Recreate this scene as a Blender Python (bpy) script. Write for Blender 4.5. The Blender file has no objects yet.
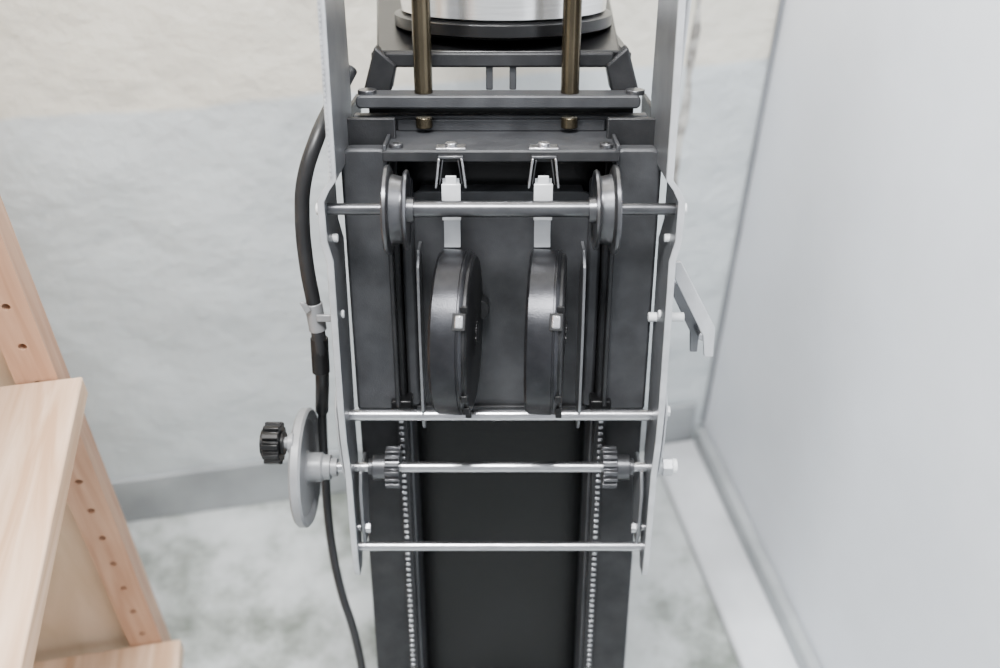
import bpy, math, random
from mathutils import Vector, Matrix
random.seed(4)
rad=math.radians
scene=bpy.context.scene
PITCH=rad(40); H=1.2; D=0.8; F=972.0; PHI=rad(25); YAW=rad(10.5)
C,S=math.cos(PHI),math.sin(PHI)

# ------------------------------------------------------------- materials
def mat(name,col,rough=.5,metal=0.0,var=0.0,vscale=30,bump=0.0,bscale=200,col2=None,stretch=None,detail=4,spec=.5,coat=0,dust=0.0,dscale=300):
    m=bpy.data.materials.new(name); m.use_nodes=True
    nt=m.node_tree; b=nt.nodes['Principled BSDF']
    b.inputs['Roughness'].default_value=rough; b.inputs['Metallic'].default_value=metal
    b.inputs['Specular IOR Level'].default_value=spec
    b.inputs['Coat Weight'].default_value=coat
    tc=nt.nodes.new('ShaderNodeTexCoord'); mp=nt.nodes.new('ShaderNodeMapping')
    nt.links.new(tc.outputs['Object'],mp.inputs['Vector'])
    if stretch: mp.inputs['Scale'].default_value=stretch
    n=nt.nodes.new('ShaderNodeTexNoise'); n.inputs['Scale'].default_value=vscale; n.inputs['Detail'].default_value=detail
    nt.links.new(mp.outputs[0],n.inputs['Vector'])
    r=nt.nodes.new('ShaderNodeValToRGB')
    if col2 is None: col2=tuple(min(1,c*(1+var)) for c in col)
    c1=tuple(c*(1-var) for c in col)
    r.color_ramp.elements[0].position=.35; r.color_ramp.elements[1].position=.68
    r.color_ramp.elements[0].color=(*c1,1); r.color_ramp.elements[1].color=(*col2,1)
    nt.links.new(n.outputs['Fac'],r.inputs['Fac'])
    out=r.outputs['Color']
    if dust:
        n4=nt.nodes.new('ShaderNodeTexNoise'); n4.inputs['Scale'].default_value=dscale; n4.inputs['Detail'].default_value=6; n4.inputs['Roughness'].default_value=.7
        nt.links.new(tc.outputs['Object'],n4.inputs['Vector'])
        r4=nt.nodes.new('ShaderNodeMapRange'); r4.inputs['From Min'].default_value=.66; r4.inputs['From Max'].default_value=.82; r4.inputs['To Max'].default_value=dust*.8
        nt.links.new(n4.outputs['Fac'],r4.inputs['Value'])
        n5=nt.nodes.new('ShaderNodeTexNoise'); n5.inputs['Scale'].default_value=16; n5.inputs['Detail'].default_value=8; n5.inputs['Roughness'].default_value=.65
        nt.links.new(tc.outputs['Object'],n5.inputs['Vector'])
        r5=nt.nodes.new('ShaderNodeMapRange'); r5.inputs['From Min'].default_value=.42; r5.inputs['From Max'].default_value=.72; r5.inputs['To Max'].default_value=dust*.3
        nt.links.new(n5.outputs['Fac'],r5.inputs['Value'])
        ad=nt.nodes.new('ShaderNodeMath'); ad.operation='ADD'; nt.links.new(r4.outputs[0],ad.inputs[0]); nt.links.new(r5.outputs[0],ad.inputs[1])
        mx=nt.nodes.new('ShaderNodeMix'); mx.data_type='RGBA'; mx.inputs['B'].default_value=(.38,.385,.39,1)
        nt.links.new(ad.outputs[0],mx.inputs['Factor']); nt.links.new(out,mx.inputs['A']); out=mx.outputs['Result']
        rr=nt.nodes.new('ShaderNodeMath'); rr.operation='MULTIPLY_ADD'; rr.inputs[1].default_value=2.0; rr.inputs[2].default_value=rough
        nt.links.new(r5.outputs[0],rr.inputs[0]); nt.links.new(rr.outputs[0],b.inputs['Roughness'])
    nt.links.new(out,b.inputs['Base Color'])
    if bump:
        n2=nt.nodes.new('ShaderNodeTexNoise'); n2.inputs['Scale'].default_value=bscale; n2.inputs['Detail'].default_value=3
        nt.links.new(mp.outputs[0],n2.inputs['Vector'])
        bp=nt.nodes.new('ShaderNodeBump'); bp.inputs['Strength'].default_value=bump; bp.inputs['Distance'].default_value=.001
        nt.links.new(n2.outputs['Fac'],bp.inputs['Height']); nt.links.new(bp.outputs['Normal'],b.inputs['Normal'])
    return m
M_dark=mat('dark_hammertone',(.020,.0205,.0225),.42,.4,.2,60,.2,900,dust=.12,spec=.35)
M_mid=mat('grey_hammertone',(.045,.0465,.051),.45,.4,.2,40,.22,900,dust=.16,spec=.35)
M_chan=mat('column_enamel',(.006,.006,.0065),.22,.2,.25,14,.1,300,spec=.3)
M_black=mat('black_plastic',(.005,.005,.0055),.3,0,.2,40,.05,300,spec=.35)
M_drum=mat('drum_casing',(.026,.0265,.030),.28,.75,.25,60,.12,900,dust=.08,spec=.35)
M_cheek=mat('drum_cheek',(.009,.009,.010),.38,.4,.4,50,.2,900,dust=.10,spec=.3)
M_steel=mat('bright_steel',(.48,.48,.50),.22,.95,.12,60,.05,500,stretch=(1,6,6))
M_steeld=mat('dull_steel',(.105,.106,.113),.28,.85,.15,60,.05,500)
M_alu=mat('plate_edge_alu',(.48,.49,.51),.42,.5,.1,60,.1,800)
M_arm=mat('arm_metal',(.17,.175,.186),.38,.6,.12,40,.1,800)
M_silver=mat('silver_tape',(.50,.51,.53),.3,.7,.08,60)
M_tapeend=mat('tape_end_plate',(.66,.67,.69),.35,.3,.06,60)
M_white=mat('white_nylon',(.66,.67,.68),.4,0,.05,60)
M_wheel=mat('handwheel_grey',(.24,.245,.255),.35,.2,.08,60,.1,600)
M_brass=mat('aged_brass_rod',(.085,.070,.046),.25,.9,.2,30)
M_rubber=mat('cable_rubber',(.014,.0145,.016),.40,0,.2,40,spec=.4)
M_lamp=mat('spun_aluminium',(.85,.85,.85),.22,.9,.08,20,stretch=(1,1,20))

# ------------------------------------------------------------- mesh helpers
def finish(name,verts,faces,m,parent=None,bevel=0,smooth=True,seg=2,loc=None,rot=None):
    me=bpy.data.meshes.new(name); me.from_pydata([tuple(v) for v in verts],[],faces); me.update()
    import bmesh
    bm=bmesh.new(); bm.from_mesh(me); bmesh.ops.recalc_face_normals(bm,faces=bm.faces); bm.to_mesh(me); bm.free()
    me.materials.append(m)
    ob=bpy.data.objects.new(name,me); scene.collection.objects.link(ob)
    if bevel:
        b=ob.modifiers.new('bevel','BEVEL'); b.width=bevel; b.segments=seg; b.limit_method='ANGLE'; b.angle_limit=rad(40)
    if smooth:
        me.shade_smooth(); me.set_sharp_from_angle(angle=rad(35))
    if parent: ob.parent=parent
    if loc: ob.location=loc
    if rot: ob.rotation_euler=rot
    return ob
def boxv(x0,x1,y0,y1,z0,z1):
    v=[(x,y,z) for x in(x0,x1) for y in(y0,y1) for z in(z0,z1)]
    f=[(0,1,3,2),(4,6,7,5),(0,4,5,1),(2,3,7,6),(0,2,6,4),(1,5,7,3)]
    return v,f
def box(name,x0,x1,y0,y1,z0,z1,m,parent,bevel=.001,**k):
    v,f=boxv(x0,x1,y0,y1,z0,z1); return finish(name,v,f,m,parent,bevel,**k)
def boxes(name,lst,m,parent,bevel=0,**k):
    V=[];Fs=[]
    for b in lst:
        v,f=boxv(*b); o=len(V); V+=v; Fs+=[tuple(i+o for i in q) for q in f]
    return finish(name,V,Fs,m,parent,bevel,**k)
def cyl(name,p0,p1,r,m,parent,seg=24,r2=None,bevel=0.0006):
    p0=Vector(p0);p1=Vector(p1); d=(p1-p0).normalized()
    a=d.orthogonal().normalized(); b=d.cross(a); r2=r if r2 is None else r2
    V=[];n=seg
    for p,rr in((p0,r),(p1,r2)):
        for i in range(n):
            t=2*math.pi*i/n; V.append(p+a*rr*math.cos(t)+b*rr*math.sin(t))
    Fs=[(i,(i+1)%n,n+(i+1)%n,n+i) for i in range(n)]+[tuple(range(n))[::-1],tuple(range(n,2*n))]
    return finish(name,V,Fs,m,parent,bevel)
def prism(name,pts,axis,a0,a1,m,parent,bevel=.0008,**k):
    """pts 2-D polygon; axis 'y': pts=(x,z); axis 'x': pts=(y,z); axis 'z': pts=(x,y)"""
    n=len(pts);V=[]
    for a in(a0,a1):
        for p in pts:
            V.append({'y':(p[0],a,p[1]),'x':(a,p[0],p[1]),'z':(p[0],p[1],a)}[axis])
    Fs=[tuple(range(n)),tuple(range(n,2*n))[::-1]]+[(i,(i+1)%n,n+(i+1)%n,n+i) for i in range(n)]
    return finish(name,V,Fs,m,parent,bevel,**k)
def lathe(name,prof,cx,m,parent,seg=48,axis='x',rot=None):
    V=[];n=seg;Fs=[]
    for t,r in prof:
        for i in range(n):
            a=2*math.pi*i/n; c,s=math.cos(a)*r,math.sin(a)*r
            V.append((t,c,s) if axis=='x' else (c,s,t))
    for j in range(len(prof)-1):
        for i in range(n):
            Fs.append((j*n+i,j*n+(i+1)%n,(j+1)*n+(i+1)%n,(j+1)*n+i))
    Fs.append(tuple(range(n))); Fs.append(tuple(range((len(prof)-1)*n,len(prof)*n)))
    return finish(name,V,Fs,m,parent,0,loc=cx,rot=rot)
def gear(name,n,r0,r1,x0,x1,cy,cz,m,parent,duty=.5):
    pts=[]
    for i in range(n):
        a=2*math.pi*i/n; w=2*math.pi/n
        for f,r in((0,r0),(.16,r1),(.16+duty*.7,r1),(.32+duty*.7,r0)):
            pts.append((cy+r*math.cos(a+f*w),cz+r*math.sin(a+f*w)))
    return prism(name,pts,'x',x0,x1,m,parent,bevel=.0005)
def tube(name,pts,r,m,parent,cyc=False):
    cu=bpy.data.curves.new(name,'CURVE'); cu.dimensions='3D'; cu.bevel_depth=r; cu.bevel_resolution=5; cu.resolution_u=10; cu.use_fill_caps=True
    s=cu.splines.new('BEZIER'); s.bezier_points.add(len(pts)-1)
    for p,q in zip(s.bezier_points,pts):
        p.co=q; p.handle_left_type=p.handle_right_type='AUTO'
    s.use_cyclic_u=cyc
    ob=bpy.data.objects.new(name,cu); cu.materials.append(m); scene.collection.objects.link(ob); ob.parent=parent
    return ob
def ribbon(name,pts,t,m,parent,bevel=.0008):
    """pts: (x,z,d0,d1)"""
    V=[];Fs=[]
    for x,z,d0,d1 in pts:
        V+=[(x-t/2,d0,z),(x+t/2,d0,z),(x+t/2,d1,z),(x-t/2,d1,z)]
    for j in range(len(pts)-1):
        for i in range(4):
            Fs.append((4*j+i,4*j+(i+1)%4,4*j+4+(i+1)%4,4*j+4+i))
    Fs.append((0,1,2,3)); o=4*len(pts)-4; Fs.append((o,o+1,o+2,o+3))
    return finish(name,V,Fs,m,parent,bevel)

# measured heights/widths converted to enlarger-frame metres on a plane at depth d
def Z(py,d=0.0):
    k=(334-py)/F; n=-d
    return (n*S+k*(D-n*C))/(C+k*S)
def X(px,py,d=0.0):
    u=Z(py,d); return (px-501)/F*(D-u*S+d*C)
def HX(w,py,d=0.0):
    u=Z(py,d); return w/F*(D-u*S+d*C)

# ============================================================= ENLARGER
E=bpy.data.objects.new('photographic_enlarger',None); scene.collection.objects.link(E)
E.location=(0.001,D*math.cos(PITCH),H-D*math.sin(PITCH)); E.rotation_euler=(-(PITCH-PHI),0,0)

# --- column (channel section with flanges and racks)
zt=Z(118,.06); zb=-.735
xo=HX(128,600,.06); xi=HX(84,600,.06)
for s,nm in((-1,'l'),(1,'r')):
    a,b=sorted((s*xo,s*xi))
    box('column_flange_'+nm,a,b,.058,.064,zb,zt,M_dark,E)
    a,b=sorted((s*xo,s*(xo-.004)))
    box('column_side_'+nm,a,b,.060,.16,zb,zt,M_dark,E)
    a,b=sorted((s*xi,s*(xi-.003)))
    box('column_lip_'+nm,a,b,.060,.11,zb,Z(395,.06),M_mid,E)
    xr=HX(96,520,.05)
    a,b=sorted((s*(xr+.003),s*(xr-.006)))
    box('rack_bar_'+nm,a,b,.053,.060,zb+.02,Z(400,.05),M_dark,E,bevel=.0005)
    L=[];z=zb+.03
    a,b=sorted((s*(xr+.0010),s*(xr-.0030)))
    while z<Z(405,.05):
        L.append((a,b,.0495,.0535,z,z+.0030)); z+=.0065
    boxes('rack_teeth_'+nm,L,M_steel,E,bevel=.0004)
box('column_web',-xo,xo,.155,.16,zb,zt-.05,M_chan,E)
# rolled corner fillets inside the channel
for s,nm in((-1,'l'),(1,'r')):
    a=s*(xo-.004); prism('column_fillet_'+nm,[(a,.155),(a-s*.022,.155),(a-s*.010,.150),(a-s*.003,.140),(a,.128)],'z',zb,zt-.05,M_chan,E,bevel=0)
b=box('base_foot',-.16,.16,-.02,.20,-.035,.0,M_dark,E,bevel=.004); b.rotation_euler=(PITCH-PHI,0,0); b.location=(0,.02,-.675)

# --- side plates: bodies, with front edge strip coloured brighter for the light it catches
for s,nm in((-1,'l'),(1,'r')):
    P=[(.1265,Z(-150),.004,.08),(.1265,Z(0),-.008,.085),(.1265,Z(120),-.012,.09),(.1265,Z(176),-.012,.07),
       (.1325,Z(186),-.012,.05),(.1370,Z(197),-.013,.045),(.1370,Z(236),-.013,.045),(.1335,Z(256),-.012,.045),
       (.1345,Z(400),-.012,.045),(.1355,Z(440),-.004,.048),(.1355,Z(480),.006,.05),(.1350,Z(550),.004,.036),(.1350,Z(574),.007,.032),(.1350,Z(583),.012,.027)]
    P=P[::-1]
    ribbon('side_plate_'+nm,[(s*x,z,a+.0015,b) for x,z,a,b in P],.0044,M_arm,E)
    ribbon('side_plate_edge_'+nm,[(s*(x+.0004),z,a-.0005,a+.0018) for x,z,a,b in P],.0054,M_alu,E,bevel=.0005)
    Q=[(.1275,Z(485),.02,.056),(.1275,Z(500),.012,.056),(.1275,Z(535),.012,.05),(.1275,Z(556),.018,.04)]
    ribbon('lower_cheek_'+nm,[(s*x,z,a,b) for x,z,a,b in Q],.003,M_arm,E)
    Q=[(.1415,Z(398),.012,.032),(.1425,Z(412),.006,.038),(.1425,Z(445),.008,.042),(.1415,Z(478),.012,.045),(.139,Z(500),.02,.04)]
    ribbon('bearing_bracket_'+nm,[(s*x,z,a,b) for x,z,a,b in Q],.0022,M_alu,E)
    for (py,dd) in((238,.01),(314,.012),(527,.02)):
        r=.0034
        i0,i1=(.130,.1395) if py==238 else (.130,.1385)
        cyl('bolt_%s_%d'%(nm,py),(s*i0,dd,Z(py,dd)),(s*i1,dd,Z(py,dd)),r,M_white if py!=527 else M_steel,E,12)
        if py==527: cyl('bolt_head_'+nm,(s*.121,dd,Z(py,dd)),(s*.126,dd,Z(py,dd)),.0055,M_steel,E,6)
    L=[];z=Z(172)
    while z<Z(-120):
        x=s*.1280; yy=-.0138 if z<Z(60) else -.0138+(z-Z(60))*.075
        L.append((x-.0008,x+.0008,yy,yy+.0022,z,z+.0022)); z+=.004
    if s<0: boxes('arm_edge_serration_'+nm,L,M_alu,E)

# --- cross rods
def rod(nm,py,d,x0,x1,r,m): return cyl(nm,(x0,d,Z(py,d)),(x1,d,Z(py,d)),r,m,E,28)
rod('axle_rod_end',209,0,-.139,.139,.0046,M_steeld)
rod('axle_rod_sleeve',209,0,X(413,209),X(590,209),.0064,M_steeld)
for s in(-1,1):
    cyl('axle_cap_'+('l' if s<0 else 'r'),(s*.1385,0,Z(209)),(s*.1435,0,Z(209)),.0048,M_white,E,16)
rod('lower_tie_rod',415,.02,-.139,.146,.0050,M_steel)
rod('pinion_shaft',467,.03,-.17,.15,.0050,M_steel)
rod('bottom_tie_rod',546,.02,-.136,.136,.0045,M_steel)
cyl('tie_rod_nut',(.143,.02,Z(411,.02)),(.148,.02,Z(411,.02)),.005,M_white,E,6)
cyl('shaft_nut',(.147,.03,Z(466,.03)),(.156,.03,Z(466,.03)),.0092,M_alu,E,6)
cyl('shaft_nut_cap',(.156,.03,Z(466,.03)),(.1605,.03,Z(466,.03)),.0070,M_white,E,16)
cyl('shaft_collar',(.1375,.03,Z(467,.03)),(.1475,.03,Z(467,.03)),.006,M_alu,E,20)
zz=Z(467,.03)
for s,nm in((-1,'l'),(1,'r')):
    c=s*HX(107.5,467,.03)
    gear('pinion_gear_'+nm,16,.0150,.0192,c-.0065,c+.0065,.03,zz,M_steeld,E)
    a=c+s*.0065; cyl('pinion_hub_'+nm,(a,.03,zz),(a+s*.012,.03,zz),.0115,M_steeld,E,28)
    cyl('pinion_set_collar_'+nm,(a+s*.012,.03,zz),(a+s*.016,.03,zz),.008,M_steeld,E,20)

# --- flanged guide wheels on the axle
for s,nm in((-1,'l'),(1,'r')):
    R=.0345
    prof=[(-.0105,.0),(-.0105,.009),(-.008,.011),(-.008,R*.78),(-.0095,R*.82),(-.0095,R*.97),(-.0085,R),(-.0062,R),(-.0048,R*.93),(-.0043,R*.80),(.0043,R*.74),(.0052,R*.86),(.0068,R*.9),(.0085,R*.88),(.0085,R*.82),(.0072,R*.78),(.0072,R*.3),(.0125,R*.28),(.0125,.0)]
    prof=[(t*(-s) if s>0 else t,r+.0001) for t,r in prof]
    lathe('guide_wheel_'+nm,prof,(s*HX(103.5,210),0,Z(210)),M_steeld,E,seg=64)

# --- carriage body
def rounded_rect(x0,x1,z0,z1,r,corners=(1,1,1,1),n=6):
    pts=[]
    for (cx,cz,a0,fl) in((x1-r,z1-r,0,corners[0]),(x0+r,z1-r,90,corners[1]),(x0+r,z0+r,180,corners[2]),(x1-r,z0+r,270,corners[3])):
        if fl:
            for i in range(n+1):
                a=rad(a0+90*i/n); pts.append((cx+r*math.cos(a),cz+r*math.sin(a)))
        else:
            pts.append({0:(x1,z1),90:(x0,z1),180:(x0,z0),270:(x1,z0)}[a0])
    return pts
for s,nm in((-1,'l'),(1,'r')):
    x1=HX(162,150,.036); x0=HX(112,150,.036)
    a,b=sorted((s*x1,s*x0))
    prism('carriage_ear_'+nm,rounded_rect(a,b,Z(405,.045),Z(149,.036),.009,(1,1,0,0)),'y',.036,.052,M_mid,E,bevel=.0025)
    a,b=sorted((s*x0,s*(x0+.004)))
    box('ear_fold_'+nm,a,b,.026,.046,Z(400,.04),Z(160,.04),M_dark,E)
    xa=HX(112,300,.04); xb=HX(99,300,.04)
    a,b=sorted((s*xa,s*xb)); box('runner_outer_'+nm,a,b,.038,.056,Z(398,.04),Z(190,.04),M_dark,E,bevel=.002)
    xb=HX(97,300,.05); xc=HX(84,300,.05)
    a,b=sorted((s*xb,s*xc)); box('runner_inner_'+nm,a,b,.046,.057,Z(404,.05),Z(178,.05),M_mid,E,bevel=.003)
    a,b=sorted((s*HX(108,400,.045),s*HX(88,400,.045))); box('runner_dark_notch_'+nm,a,b,.030,.047,Z(408,.04),Z(396,.04),M_black,E)  # solid black block standing in for the dark of the notch below the runner
    a,b=sorted((s*HX(145,130,.066),s*HX(117,130,.066)))
    prism('carriage_gusset_'+nm,rounded_rect(a,b,Z(160,.066),Z(122,.066),.004,(1,1,0,0)),'y',.066,.080,M_mid,E,bevel=.0015)
cw=HX(88,300,.052)
prism('carriage_centre_plate',rounded_rect(-cw,cw,Z(407,.052),Z(191,.052),.010,(1,1,0,0)),'y',.051,.056,M_mid,E,bevel=.001)
box('centre_plate_fold',-cw+.008,cw-.008,.053,.085,Z(191,.052)-.003,Z(191,.052),M_mid,E)
box('carriage_rear_wall',-.112,.112,.070,.074,Z(407,.07),Z(150,.07),M_chan,E)
zl=Z(150,.022)
tw0=HX(119,150,.022)
prism('carriage_top_plate',[(-tw0,.024),(-tw0+.004,.020),(tw0-.004,.020),(tw0,.024),(tw0-.002,.088),(-tw0+.002,.088)],'z',zl-.003,zl,M_mid,E,bevel=.0012)
box('carriage_top_lip',-tw0,tw0,.0195,.0225,zl-.009,zl-.0005,M_dark,E,bevel=.001)
box('carriage_top_rib',-tw0+.006,tw0-.006,.084,.088,zl,zl+.010,M_mid,E)
for s,nm in((-1,'l'),(1,'r')):
    a,b=sorted((s*tw0,s*(tw0-.003))); box('carriage_top_side_'+nm,a,b,.022,.088,zl-.012,zl+.004,M_mid,E)
    x=s*(tw0-.010); cyl('top_plate_screw_'+nm,(x,.030,zl-.001),(x,.030,zl+.0035),.0055,M_steeld,E,20)
    cyl('top_plate_screw_socket_'+nm,(x,.030,zl+.003),(x,.030,zl+.0040),.0028,M_black,E,6)
box('rear_cross_rail',-HX(148,125,.09),HX(146,125,.09),.088,.10,Z(130,.09),Z(115,.09),M_mid,E,bevel=.0015)
box('rear_cross_channel',-.112,.112,.10,.112,Z(134,.1),Z(106,.1),M_black,E)

# --- counterbalance spring drums, tapes and clips
for i,pxc in enumerate((452.5,546.5)):
    nm='ab'[i]
    R=.0665; cx=X(pxc,330,-.05); dc=-.013; zc=Z(332,dc)
    w=.0125; ry=rad(-5)
    prof=[(-w,0.0001),(-w,R*.30),(-w+.0015,R*.33),(-w+.0015,R*.80),(-w,R*.84),(-w,R-.0022),(-w+.0022,R),(w-.0045,R),(w-.004,R-.0010),(w-.003,R-.0010),(w-.0025,R),(w-.0018,R-.0002),(w,R-.002),(w,R*.93),(w-.001,R*.92),(w-.001,.0001)]
    dr=lathe('spring_drum_'+nm,prof,(cx,dc,zc),M_drum,E,seg=96,rot=(0,0,ry))
    lathe('drum_cover_'+nm,[(w-.001,.0001),(w-.001,R*.955),(w+.002,R*.95),(w+.0034,R*.92),(w+.0034,R*.30),(w+.0045,R*.26),(w+.0045,.0001)],(0,0,0),M_cheek,dr,seg=72)
    V=[]
    for aa in (140,206,224,240):
        a=rad(aa); y=math.cos(a)*(R-.001); z=math.sin(a)*(R-.001)
        t=.0018
        V.append((w-.001,w+.0040,y-t,y+t*.2,z-t*1.6,z+t*1.6))
    boxes('drum_tab_'+nm,V,M_black,dr,bevel=.0004)
    th=rad(-31)
    q=box('drum_latch_'+nm,w-.0050,w+.0012,-R-.0016,-R+.004,-.0045,.0052,M_steel,dr,bevel=.0010); q.rotation_euler=(th,0,0)
    q=box('drum_latch_slot_'+nm,w-.0068,w+.0030,-R-.0006,-R+.005,-.0062,.0070,M_black,dr,bevel=.0004); q.rotation_euler=(th,0,0)
    gear('drum_hub_'+nm,8,.008,.0095,w+.004,w+.006,0,0,M_black,dr)
    xc=X(451.5 if i==0 else 542.5,205,.02); tw=.0074
    zt1=Z(180,.012); pts=[(zt1,.016),(Z(210,.02),.018),(Z(235,.02),.020),(zc+R*.93,.0165)]
    V=[];Fs=[]
    for z,d in pts: V+=[(xc-tw*.88,d,z),(xc+tw*.88,d,z),(xc+tw*.88,d+.0009,z),(xc-tw*.88,d+.0009,z)]
    for j in range(len(pts)-1):
        for q in range(4): Fs.append((4*j+q,4*j+(q+1)%4,4*j+4+(q+1)%4,4*j+4+q))
    Fs+= [(0,1,2,3),(12,13,14,15)]
    finish('spring_tape_'+nm,V,Fs,M_silver,E)
    box('tape_end_'+nm,xc-tw,xc+tw,.0135,.0165,Z(220,.015),Z(184,.015),M_tapeend,E,bevel=.0005)
    box('tape_neck_'+nm,xc-.0042,xc+.0042,.0145,.0165,Z(190,.015),Z(176,.015),M_tapeend,E,bevel=.0005)
    zc0=Z(157,.016); zc1=Z(187,.014)
    for s in(-1,1):
        prism('clip_leg_%s_%s'%(nm,'l' if s<0 else 'r'),[(xc+s*.0080,zc0),(xc+s*.0096,zc0),(xc+s*.0126,zc1),(xc+s*.0108,zc1)],'y',.010,.0165,M_steel,E,bevel=.0004)
        prism('clip_inner_%s_%s'%(nm,'l' if s<0 else 'r'),[(xc+s*.0055,zc0-.002),(xc+s*.0064,zc0-.002),(xc+s*.0093,zc1+.002),(xc+s*.0084,zc1+.002)],'y',.013,.0165,M_steeld,E,bevel=.0003)
    box('clip_bridge_'+nm,xc-.0096,xc+.0096,.014,.0195,zc0-.001,zc0+.001,M_steeld,E,bevel=.0004)
    box('clip_foot_'+nm,xc-.0115,xc+.0115,.0205,.034,zl,zl+.0018,M_steel,E,bevel=.0005)
    cyl('clip_screw_'+nm,(xc,.028,zl+.001),(xc,.028,zl+.0045),.0048,M_steel,E,16)

for s,nm in((-1,'l'),(1,'r')):
    x=s*HX(80.5,340,.02)
    pts=[(.054,Z(240,.054)),(.030,Z(250,.03)),(.018,Z(268,.018)),(.014,Z(330,.014)),(.014,Z(405,.014)),(.018,Z(424,.018)),(.026,Z(428,.026)),(.034,Z(420,.034)),(.036,Z(402,.036)),(.054,Z(396,.054))]
    prism('drum_bracket_fin_'+nm,pts,'x',x-.0012,x+.0012,M_arm,E,bevel=.0004)
cyl('plate_rosette',(X(479,310,.05),.035,Z(308,.04)),(X(479,310,.05),.052,Z(308,.04)),.009,M_dark,E,20)
box('plate_bottom_hem',-cw,cw,.046,.058,Z(409,.05),Z(404,.05),M_dark,E)

# --- head guide rods and head frame
for s,nm in((-1,'l'),(1,'r')):
    d=.085; x=s*HX(78 if s<0 else 69,80,d)
    cyl('brass_guide_rod_'+nm,(x,d,Z(100,d)),(x,d,Z(-190,d)),.0076,M_brass,E,28)
    cyl('rod_end_bush_'+nm,(x,d-.004,Z(124,d)-.002),(x,d-.004,Z(116,d)),.0070,M_brass,E,20)
d=.072
prism('head_cross_bar',rounded_rect(-HX(146,98,d),HX(140,98,d),Z(109,d),Z(96,d),.004),'y',d,d+.026,M_mid,E,bevel=.0015)
for s,nm in((-1,'l'),(1,'r')):
    cyl('cross_bar_bolt_'+nm,(s*HX(134,96,d+.01),d+.012,Z(96,d)-.001),(s*HX(134,96,d+.01),d+.012,Z(96,d)+.003),.008,M_steeld,E,20)
def quadplate(name,pts,t,m,bevel=.001):
    v0=[Vector(p) for p in pts]; nrm=(v0[1]-v0[0]).cross(v0[2]-v0[0]).normalized()*t
    n=len(v0); V=v0+[p+nrm for p in v0]
    Fs=[tuple(range(n)),tuple(range(n,2*n))[::-1]]+[(i,(i+1)%n,n+(i+1)%n,n+i) for i in range(n)]
    return finish(name,V,Fs,m,E,bevel)
d0,d1=.115,.30
zf=Z(58,d0); zbk=Z(2,d1)
quadplate('head_tray',[(-HX(124,58,d0),d0,zf),(HX(119,58,d0),d0,zf),(HX(108,2,d1),d1,zbk),(-HX(124,2,d1),d1,zbk)],.006,M_black,.002)
box('head_tray_lip',-HX(116,55,d0),HX(112,55,d0),d0-.004,d0+.004,Z(67,d0),Z(52,d0),M_dark,E,bevel=.002)
for s,nm in((-1,'l'),(1,'r')):
    prism('head_tray_leg_'+nm,[(s*HX(137,88,d0),Z(90,d0)),(s*HX(109,88,d0),Z(90,d0)),(s*HX(104,66,d0),Z(64,d0)),(s*HX(126,45,d0),Z(45,d0))],'y',d0-.008,d0+.01,M_dark,E,bevel=.002)
    box('head_tray_rail_'+nm,*sorted((s*HX(131,40,d0),s*HX(123,40,d0))),d0,d1,Z(60,d0)-.004,Z(60,d0)+.006,M_black,E)
    box('head_tab_'+nm,*sorted((s*.007-.0,s*.013)),d0,d0+.004,Z(90,d0),Z(66,d0),M_mid,E)
dl=.205; zr=Z(40,dl-.09)
lathe('lamp_head_ring',[(0,.0001),(0,.094),(.003,.099),(.012,.099),(.014,.092),(.014,.0001)],(.002,dl,zr),M_black,E,seg=96,axis='z')
lathe('lamp_head_skirt',[(.014,.0001),(.014,.089),(.016,.093),(.024,.0935),(.09,.096),(.10,.096),(.16,.09),(.19,.05),(.19,.0001)],(.002,dl,zr),M_lamp,E,seg=96,axis='z')
quadplate('head_strut',[(X(672,112,.03),.03,Z(112,.03)),(X(675,112,.03),.03,Z(112,.03)),(X(692,-20,.03),.03,Z(-20,.03)),(X(687,-20,.03),.03,Z(-20,.03))],.008,M_alu)

# --- handwheel with crank knob
hx=X(306,468,.03)
lathe('handwheel_disc',[(-.003,.0001),(-.003,.012),(-.0005,.016),(-.0005,.044),(-.0045,.048),(-.005,.0525),(-.003,.0545),(.003,.0545),(.005,.0525),(.0045,.048),(.0015,.044),(.0015,.016),(.004,.013),(.004,.0001)],(hx,.03,zz),M_wheel,E,seg=80)
lathe('handwheel_hub',[(0,.0001),(0,.0135),(.012,.0135),(.014,.0115),(.020,.0115),(.0205,.0085),(.026,.0085),(.026,.0001)],(hx+.003,.03,zz),M_wheel,E,seg=40)
kd=.005; kz=Z(443,kd)
cyl('crank_stem',(hx-.002,kd,kz),(hx-.014,kd,kz),.0055,M_wheel,E,20)
cyl('crank_boss',(hx-.002,kd,kz),(hx-.007,kd,kz),.009,M_wheel,E,20)
gear('crank_knob',12,.0155,.0188,hx-.027,hx-.013,kd,kz,M_black,E,duty=.6)
cyl('crank_knob_cap',(hx-.027,kd,kz),(hx-.030,kd,kz),.0125,M_black,E,24)
cyl('crank_knob_neck',(hx-.013,kd,kz),(hx-.010,kd,kz),.0105,M_black,E,24)

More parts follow.
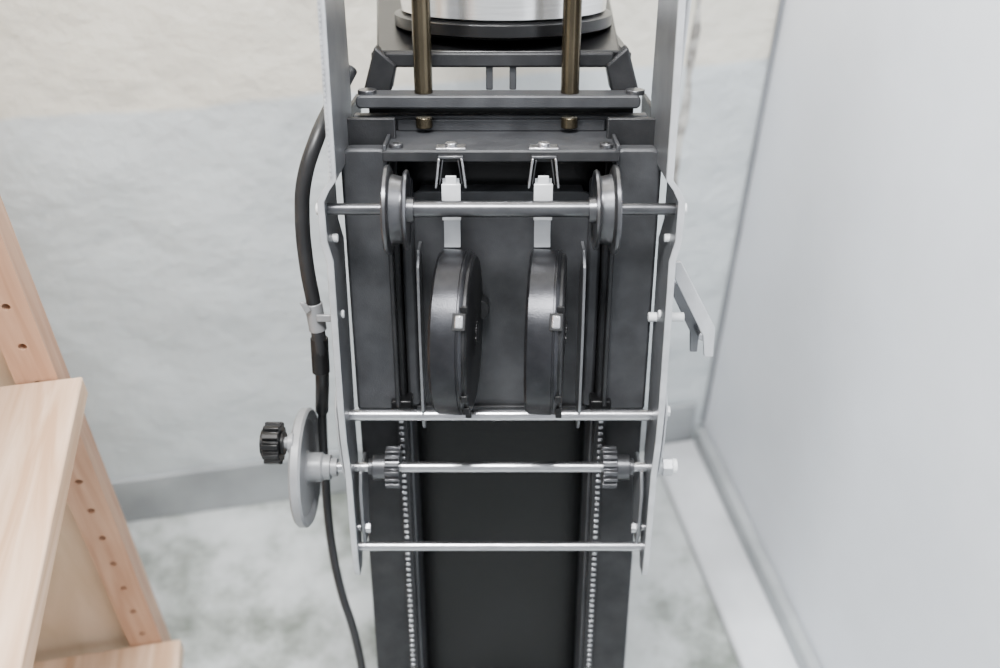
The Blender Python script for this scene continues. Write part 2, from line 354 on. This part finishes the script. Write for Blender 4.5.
# --- lever at right: two parallel bars joined at the end
d=.02
def P2(px,py,d): return (X(px,py,d),Z(py,d))
prism('lever_arm',[P2(674,262,d),P2(681,262,d),P2(715,328,d),P2(713,357,d),P2(704,357,d),P2(703,336,d),P2(674,278,d)],'y',d,d+.004,M_alu,E,bevel=.0006)
prism('lever_arm_second',[P2(673,282,d+.02),P2(678,284,d+.02),P2(700,326,d+.02),P2(697,352,d+.02),P2(690,352,d+.02),P2(690,332,d+.02),P2(673,296,d+.02)],'y',d+.02,d+.024,M_arm,E,bevel=.0006)
cyl('lever_pin',(X(650,317,d),d+.01,Z(317,d+.01)),(X(686,317,d),d+.01,Z(317,d+.01)),.0040,M_white,E,16)
cyl('lever_spacer',(X(703,338,d),d+.002,Z(338,d)),(X(703,338,d)-.001,d+.024,Z(338,d)+.002),.004,M_steel,E,14)

# --- cable
d=.03
cp=[(350,70,.10),(332,105,.07),(316,140,.04),(304,180,d),(302,215,d),(306,262,d),(315,312,d),(321,360,d),(322,410,.07),(325,470,.075),(331,540,.07),(341,590,.06),(353,628,.06),(362,668,.06),(372,740,.06)]
tube('power_cable',[(X(a,b,c),c,Z(b,c)) for a,b,c in cp[4:]],.0042,M_rubber,E)
tube('cable_sleeve',[(X(a,b,c),c,Z(b,c)) for a,b,c in cp[:9]],.0062,M_rubber,E)
a=(X(313,303,d),d,Z(303,d)); b_=(X(318,330,d),d,Z(330,d))
cyl('cable_tie',a,b_,.0076,M_wheel,E,16)
prism('cable_tie_end',[P2(301,298,d),P2(306,298,d),P2(313,306,d),P2(308,310,d)],'y',d-.010,d-.007,M_wheel,E)
box('cable_tie_tab',X(318,315,d),X(333,315,d),d-.009,d-.006,Z(318,d),Z(311,d),M_wheel,E)
cyl('cable_joint',(X(319,338,d),d,Z(338,d)),(X(321,372,d),d,Z(372,d)),.0078,M_black,E,16)

# ============================================================= ROOM
def wallmat(name,low,high,zt,bump=.35,patch=.04,bs=7):
    m=bpy.data.materials.new(name); m.use_nodes=True; nt=m.node_tree; N=nt.nodes; L=nt.links; b=N['Principled BSDF']
    b.inputs['Roughness'].default_value=.5
    tc=N.new('ShaderNodeTexCoord'); sep=N.new('ShaderNodeSeparateXYZ'); L.new(tc.outputs['Object'],sep.inputs[0])
    n=N.new('ShaderNodeTexNoise'); n.inputs['Scale'].default_value=3; n.inputs['Detail'].default_value=6; L.new(tc.outputs['Object'],n.inputs['Vector'])
    a=N.new('ShaderNodeMath'); a.operation='MULTIPLY_ADD'; a.inputs[1].default_value=.05; L.new(n.outputs['Fac'],a.inputs[0]); L.new(sep.outputs['Z'],a.inputs[2])
    mr=N.new('ShaderNodeMapRange'); mr.inputs['From Min'].default_value=zt-.004+.025; mr.inputs['From Max'].default_value=zt+.004+.025; L.new(a.outputs[0],mr.inputs['Value'])
    mx=N.new('ShaderNodeMix'); mx.data_type='RGBA'; mx.inputs['A'].default_value=(*low,1); mx.inputs['B'].default_value=(*high,1); L.new(mr.outputs[0],mx.inputs['Factor'])
    n2=N.new('ShaderNodeTexNoise'); n2.inputs['Scale'].default_value=5; n2.inputs['Detail'].default_value=8; n2.inputs['Roughness'].default_value=.65; L.new(tc.outputs['Object'],n2.inputs['Vector'])
    r=N.new('ShaderNodeMapRange'); r.inputs['From Min'].default_value=.3; r.inputs['From Max'].default_value=.7; r.inputs['To Min'].default_value=1-patch*2; r.inputs['To Max'].default_value=1; L.new(n2.outputs['Fac'],r.inputs['Value'])
    mu=N.new('ShaderNodeMix'); mu.data_type='RGBA'; mu.blend_type='MULTIPLY'; mu.inputs['Factor'].default_value=1
    L.new(mx.outputs['Result'],mu.inputs['A']); L.new(r.outputs[0],mu.inputs['B']); L.new(mu.outputs['Result'],b.inputs['Base Color'])
    n3=N.new('ShaderNodeTexNoise'); n3.inputs['Scale'].default_value=bs; n3.inputs['Detail'].default_value=7; n3.inputs['Roughness'].default_value=.5; L.new(tc.outputs['Object'],n3.inputs['Vector'])
    bp=N.new('ShaderNodeBump'); bp.inputs['Strength'].default_value=bump; bp.inputs['Distance'].default_value=.06; L.new(n3.outputs['Fac'],bp.inputs['Height']); L.new(bp.outputs['Normal'],b.inputs['Normal'])
    return m
M_back=wallmat('painted_plaster',(.66,.71,.735),(.80,.77,.68),.69,bump=.42,bs=5.5)
M_right=wallmat('painted_panel',(.74,.77,.83),(.74,.77,.83),5,bump=.03,patch=.05)
M_base=mat('baseboard_grey',(.33,.35,.365),.6,0,.18,9,.3,60)
M_kerb=mat('painted_kerb',(.60,.62,.65),.6,0,.16,8,.3,60)
M_seam=mat('joint_dark',(.22,.23,.25),.8,0,.1,20)
M_crack=mat('exposed_plaster',(.26,.24,.22),.9,0,.4,40,.6,120,col2=(.58,.57,.54))
M_floor=bpy.data.materials.new('concrete_floor'); M_floor.use_nodes=True
nt=M_floor.node_tree; N=nt.nodes; L=nt.links; b=N['Principled BSDF']; b.inputs['Roughness'].default_value=.6
tc=N.new('ShaderNodeTexCoord')
na=N.new('ShaderNodeTexNoise'); na.inputs['Scale'].default_value=5.5; na.inputs['Detail'].default_value=10; na.inputs['Roughness'].default_value=.68; L.new(tc.outputs['Object'],na.inputs['Vector'])
ra=N.new('ShaderNodeValToRGB'); e=ra.color_ramp.elements
e[0].position=.36; e[0].color=(.17,.19,.17,1); e[1].position=.64; e[1].color=(.62,.65,.66,1)
q=ra.color_ramp.elements.new(.44); q.color=(.31,.335,.32,1)
q=ra.color_ramp.elements.new(.52); q.color=(.50,.53,.535,1)
L.new(na.outputs['Fac'],ra.inputs['Fac']); L.new(ra.outputs['Color'],b.inputs['Base Color'])
nb=N.new('ShaderNodeTexNoise'); nb.inputs['Scale'].default_value=35; nb.inputs['Detail'].default_value=6; L.new(tc.outputs['Object'],nb.inputs['Vector'])
bp=N.new('ShaderNodeBump'); bp.inputs['Strength'].default_value=.3; bp.inputs['Distance'].default_value=.01; L.new(nb.outputs['Fac'],bp.inputs['Height']); L.new(bp.outputs['Normal'],b.inputs['Normal'])

def rbox(name,*a,m,bevel=.001):
    o=box(name,*a,m,None,bevel=bevel); o.rotation_euler=(0,0,YAW); return o
WY=1.069; WX=.544
rbox('floor',-1.6,WX+.05,-1.2,WY+.05,-.05,0,m=M_floor)
rbox('wall_back',-1.6,WX,WY,WY+.05,0,2.6,m=M_back)
rbox('wall_right',WX,WX+.05,-1.2,WY+.05,0,2.6,m=M_right)
rbox('wall_left',-1.65,-1.6,-1.2,WY+.05,0,2.6,m=M_back)
rbox('baseboard_back',-1.6,WX-.02,WY-.008,WY,0,.095,m=M_base,bevel=.004)
rbox('baseboard_right',WX-.018,WX,-1.2,WY-.012,0,.045,m=M_base,bevel=.004)
rbox('trim_1',WX-.092,WX-.018,-1.2,WY-.012,0,.018,m=M_kerb,bevel=.004)
rbox('trim_2',WX-.006,WX-.0005,WY-.006,WY-.0005,.05,2.6,m=M_seam,bevel=0)
pl=[];pr=[];z=.40
while z<1.15:
    pl.append((.432+random.uniform(-.003,.002),z)); pr.append((.440+random.uniform(-.002,.004),z)); z+=.03
o=prism('trim_3',pl+pr[::-1],'y',WY-.002,WY,M_crack,None,bevel=0,smooth=False); o.rotation_euler=(0,0,YAW)
rbox('trim_4',WX-.0015,WX,.275,.278,.05,2.6,m=M_base,bevel=0)

# --- wooden shelving unit
def woodmat(name,c1,c2,stretch,scale=6):
    m=bpy.data.materials.new(name); m.use_nodes=True; nt=m.node_tree; N=nt.nodes; L=nt.links; b=N['Principled BSDF']
    b.inputs['Roughness'].default_value=.5
    tc=N.new('ShaderNodeTexCoord'); mp=N.new('ShaderNodeMapping'); mp.inputs['Scale'].default_value=stretch; L.new(tc.outputs['Object'],mp.inputs['Vector'])
    n=N.new('ShaderNodeTexNoise'); n.inputs['Scale'].default_value=scale; n.inputs['Detail'].default_value=6; n.inputs['Distortion'].default_value=.8; L.new(mp.outputs[0],n.inputs['Vector'])
    r=N.new('ShaderNodeValToRGB'); r.color_ramp.elements[0].position=.35; r.color_ramp.elements[1].position=.65
    r.color_ramp.elements[0].color=(*c1,1); r.color_ramp.elements[1].color=(*c2,1)
    L.new(n.outputs['Fac'],r.inputs['Fac']); L.new(r.outputs['Color'],b.inputs['Base Color'])
    return m
W_plank=woodmat('pine_plank',(.50,.31,.19),(.70,.51,.37),(10,.8,10))
W_post=woodmat('pine_post',(.40,.22,.135),(.53,.33,.22),(12,12,1))
W_ply=woodmat('plywood_panel',(.50,.36,.23),(.66,.50,.36),(5,5,1),4)
SH=bpy.data.objects.new('wooden_shelving_unit',None); scene.collection.objects.link(SH); SH.rotation_euler=(0,0,YAW)
def holes(ob,zs,x,yface,r=.0038,depth=.012):
    V=[];Fs=[];n=14
    for z in zs:
        o=len(V)
        for y in(yface-.01,yface+depth):
            for i in range(n):
                a=2*math.pi*i/n; V.append((x+r*math.cos(a),y,z+r*math.sin(a)))
        Fs+=[(o+i,o+(i+1)%n,o+n+(i+1)%n,o+n+i) for i in range(n)]+[tuple(range(o,o+n))[::-1],tuple(range(o+n,o+2*n))]
    c=finish('cutter',V,Fs,M_seam,None,0,smooth=False); c.parent=ob.parent
    md=ob.modifiers.new('holes','BOOLEAN'); md.object=c; md.operation='DIFFERENCE'; md.solver='EXACT'
    bpy.context.view_layer.update()
    dg=bpy.context.evaluated_depsgraph_get(); me=bpy.data.meshes.new_from_object(ob.evaluated_get(dg))
    ob.modifiers.clear(); ob.data=me; bpy.data.objects.remove(c)
px0,px1=-.317,-.280; py0,py1=.722,.752
n=1
for (a,b) in((px0,px1),(-.95,-.913)):
    for (c,e) in((py0,py1),(.36,.39)):
        o=box('post_%d'%n,a,b,c,e,0,1.75,W_post,SH,bevel=0,smooth=False)
        if c==py0:
            holes(o,[.05+.045*k for k in range(38)],(a+b)/2,c)
        n+=1
for k,zz_ in enumerate((.165,.594,1.1,1.6)):
    box('shelf_plank_%d'%(k+1),-.96,-.258,.345,py0-.001,zz_-.022,zz_,W_plank,SH,bevel=.002)
box('back_panel',-.912,px0-.001,py1-.012,py1-.004,.0,1.70,W_ply,SH,bevel=0)

# ============================================================= LIGHT, CAMERA
w=bpy.data.worlds.new('world'); scene.world=w; w.use_nodes=True
bg=w.node_tree.nodes['Background']; bg.inputs[0].default_value=(.92,.96,1,1); bg.inputs[1].default_value=.95
def area(name,loc,tgt,size,power,col=(1,1,1),sy=None):
    l=bpy.data.lights.new(name,'AREA'); l.energy=power; l.size=size; l.color=col
    if sy: l.shape='RECTANGLE'; l.size_y=sy
    o=bpy.data.objects.new(name,l); scene.collection.objects.link(o); o.location=loc
    o.rotation_euler=(Vector(tgt)-Vector(loc)).to_track_quat('-Z','Y').to_euler(); return o
area('ceiling_light',(-.1,.2,2.45),(0,.7,.5),.45,92,(1,.995,.985))
area('ceiling_light_second',(-1.1,-.5,2.3),(.2,.8,.5),.6,52,(.94,.975,1))
cam=bpy.data.cameras.new('camera'); co=bpy.data.objects.new('camera',cam); scene.collection.objects.link(co)
co.location=(0,0,H); co.rotation_euler=(math.pi/2-PITCH,0,0); cam.lens=35; cam.sensor_width=36; cam.clip_start=.01
cam.dof.use_dof=True; cam.dof.focus_distance=.79; cam.dof.aperture_fstop=3.2
scene.camera=co
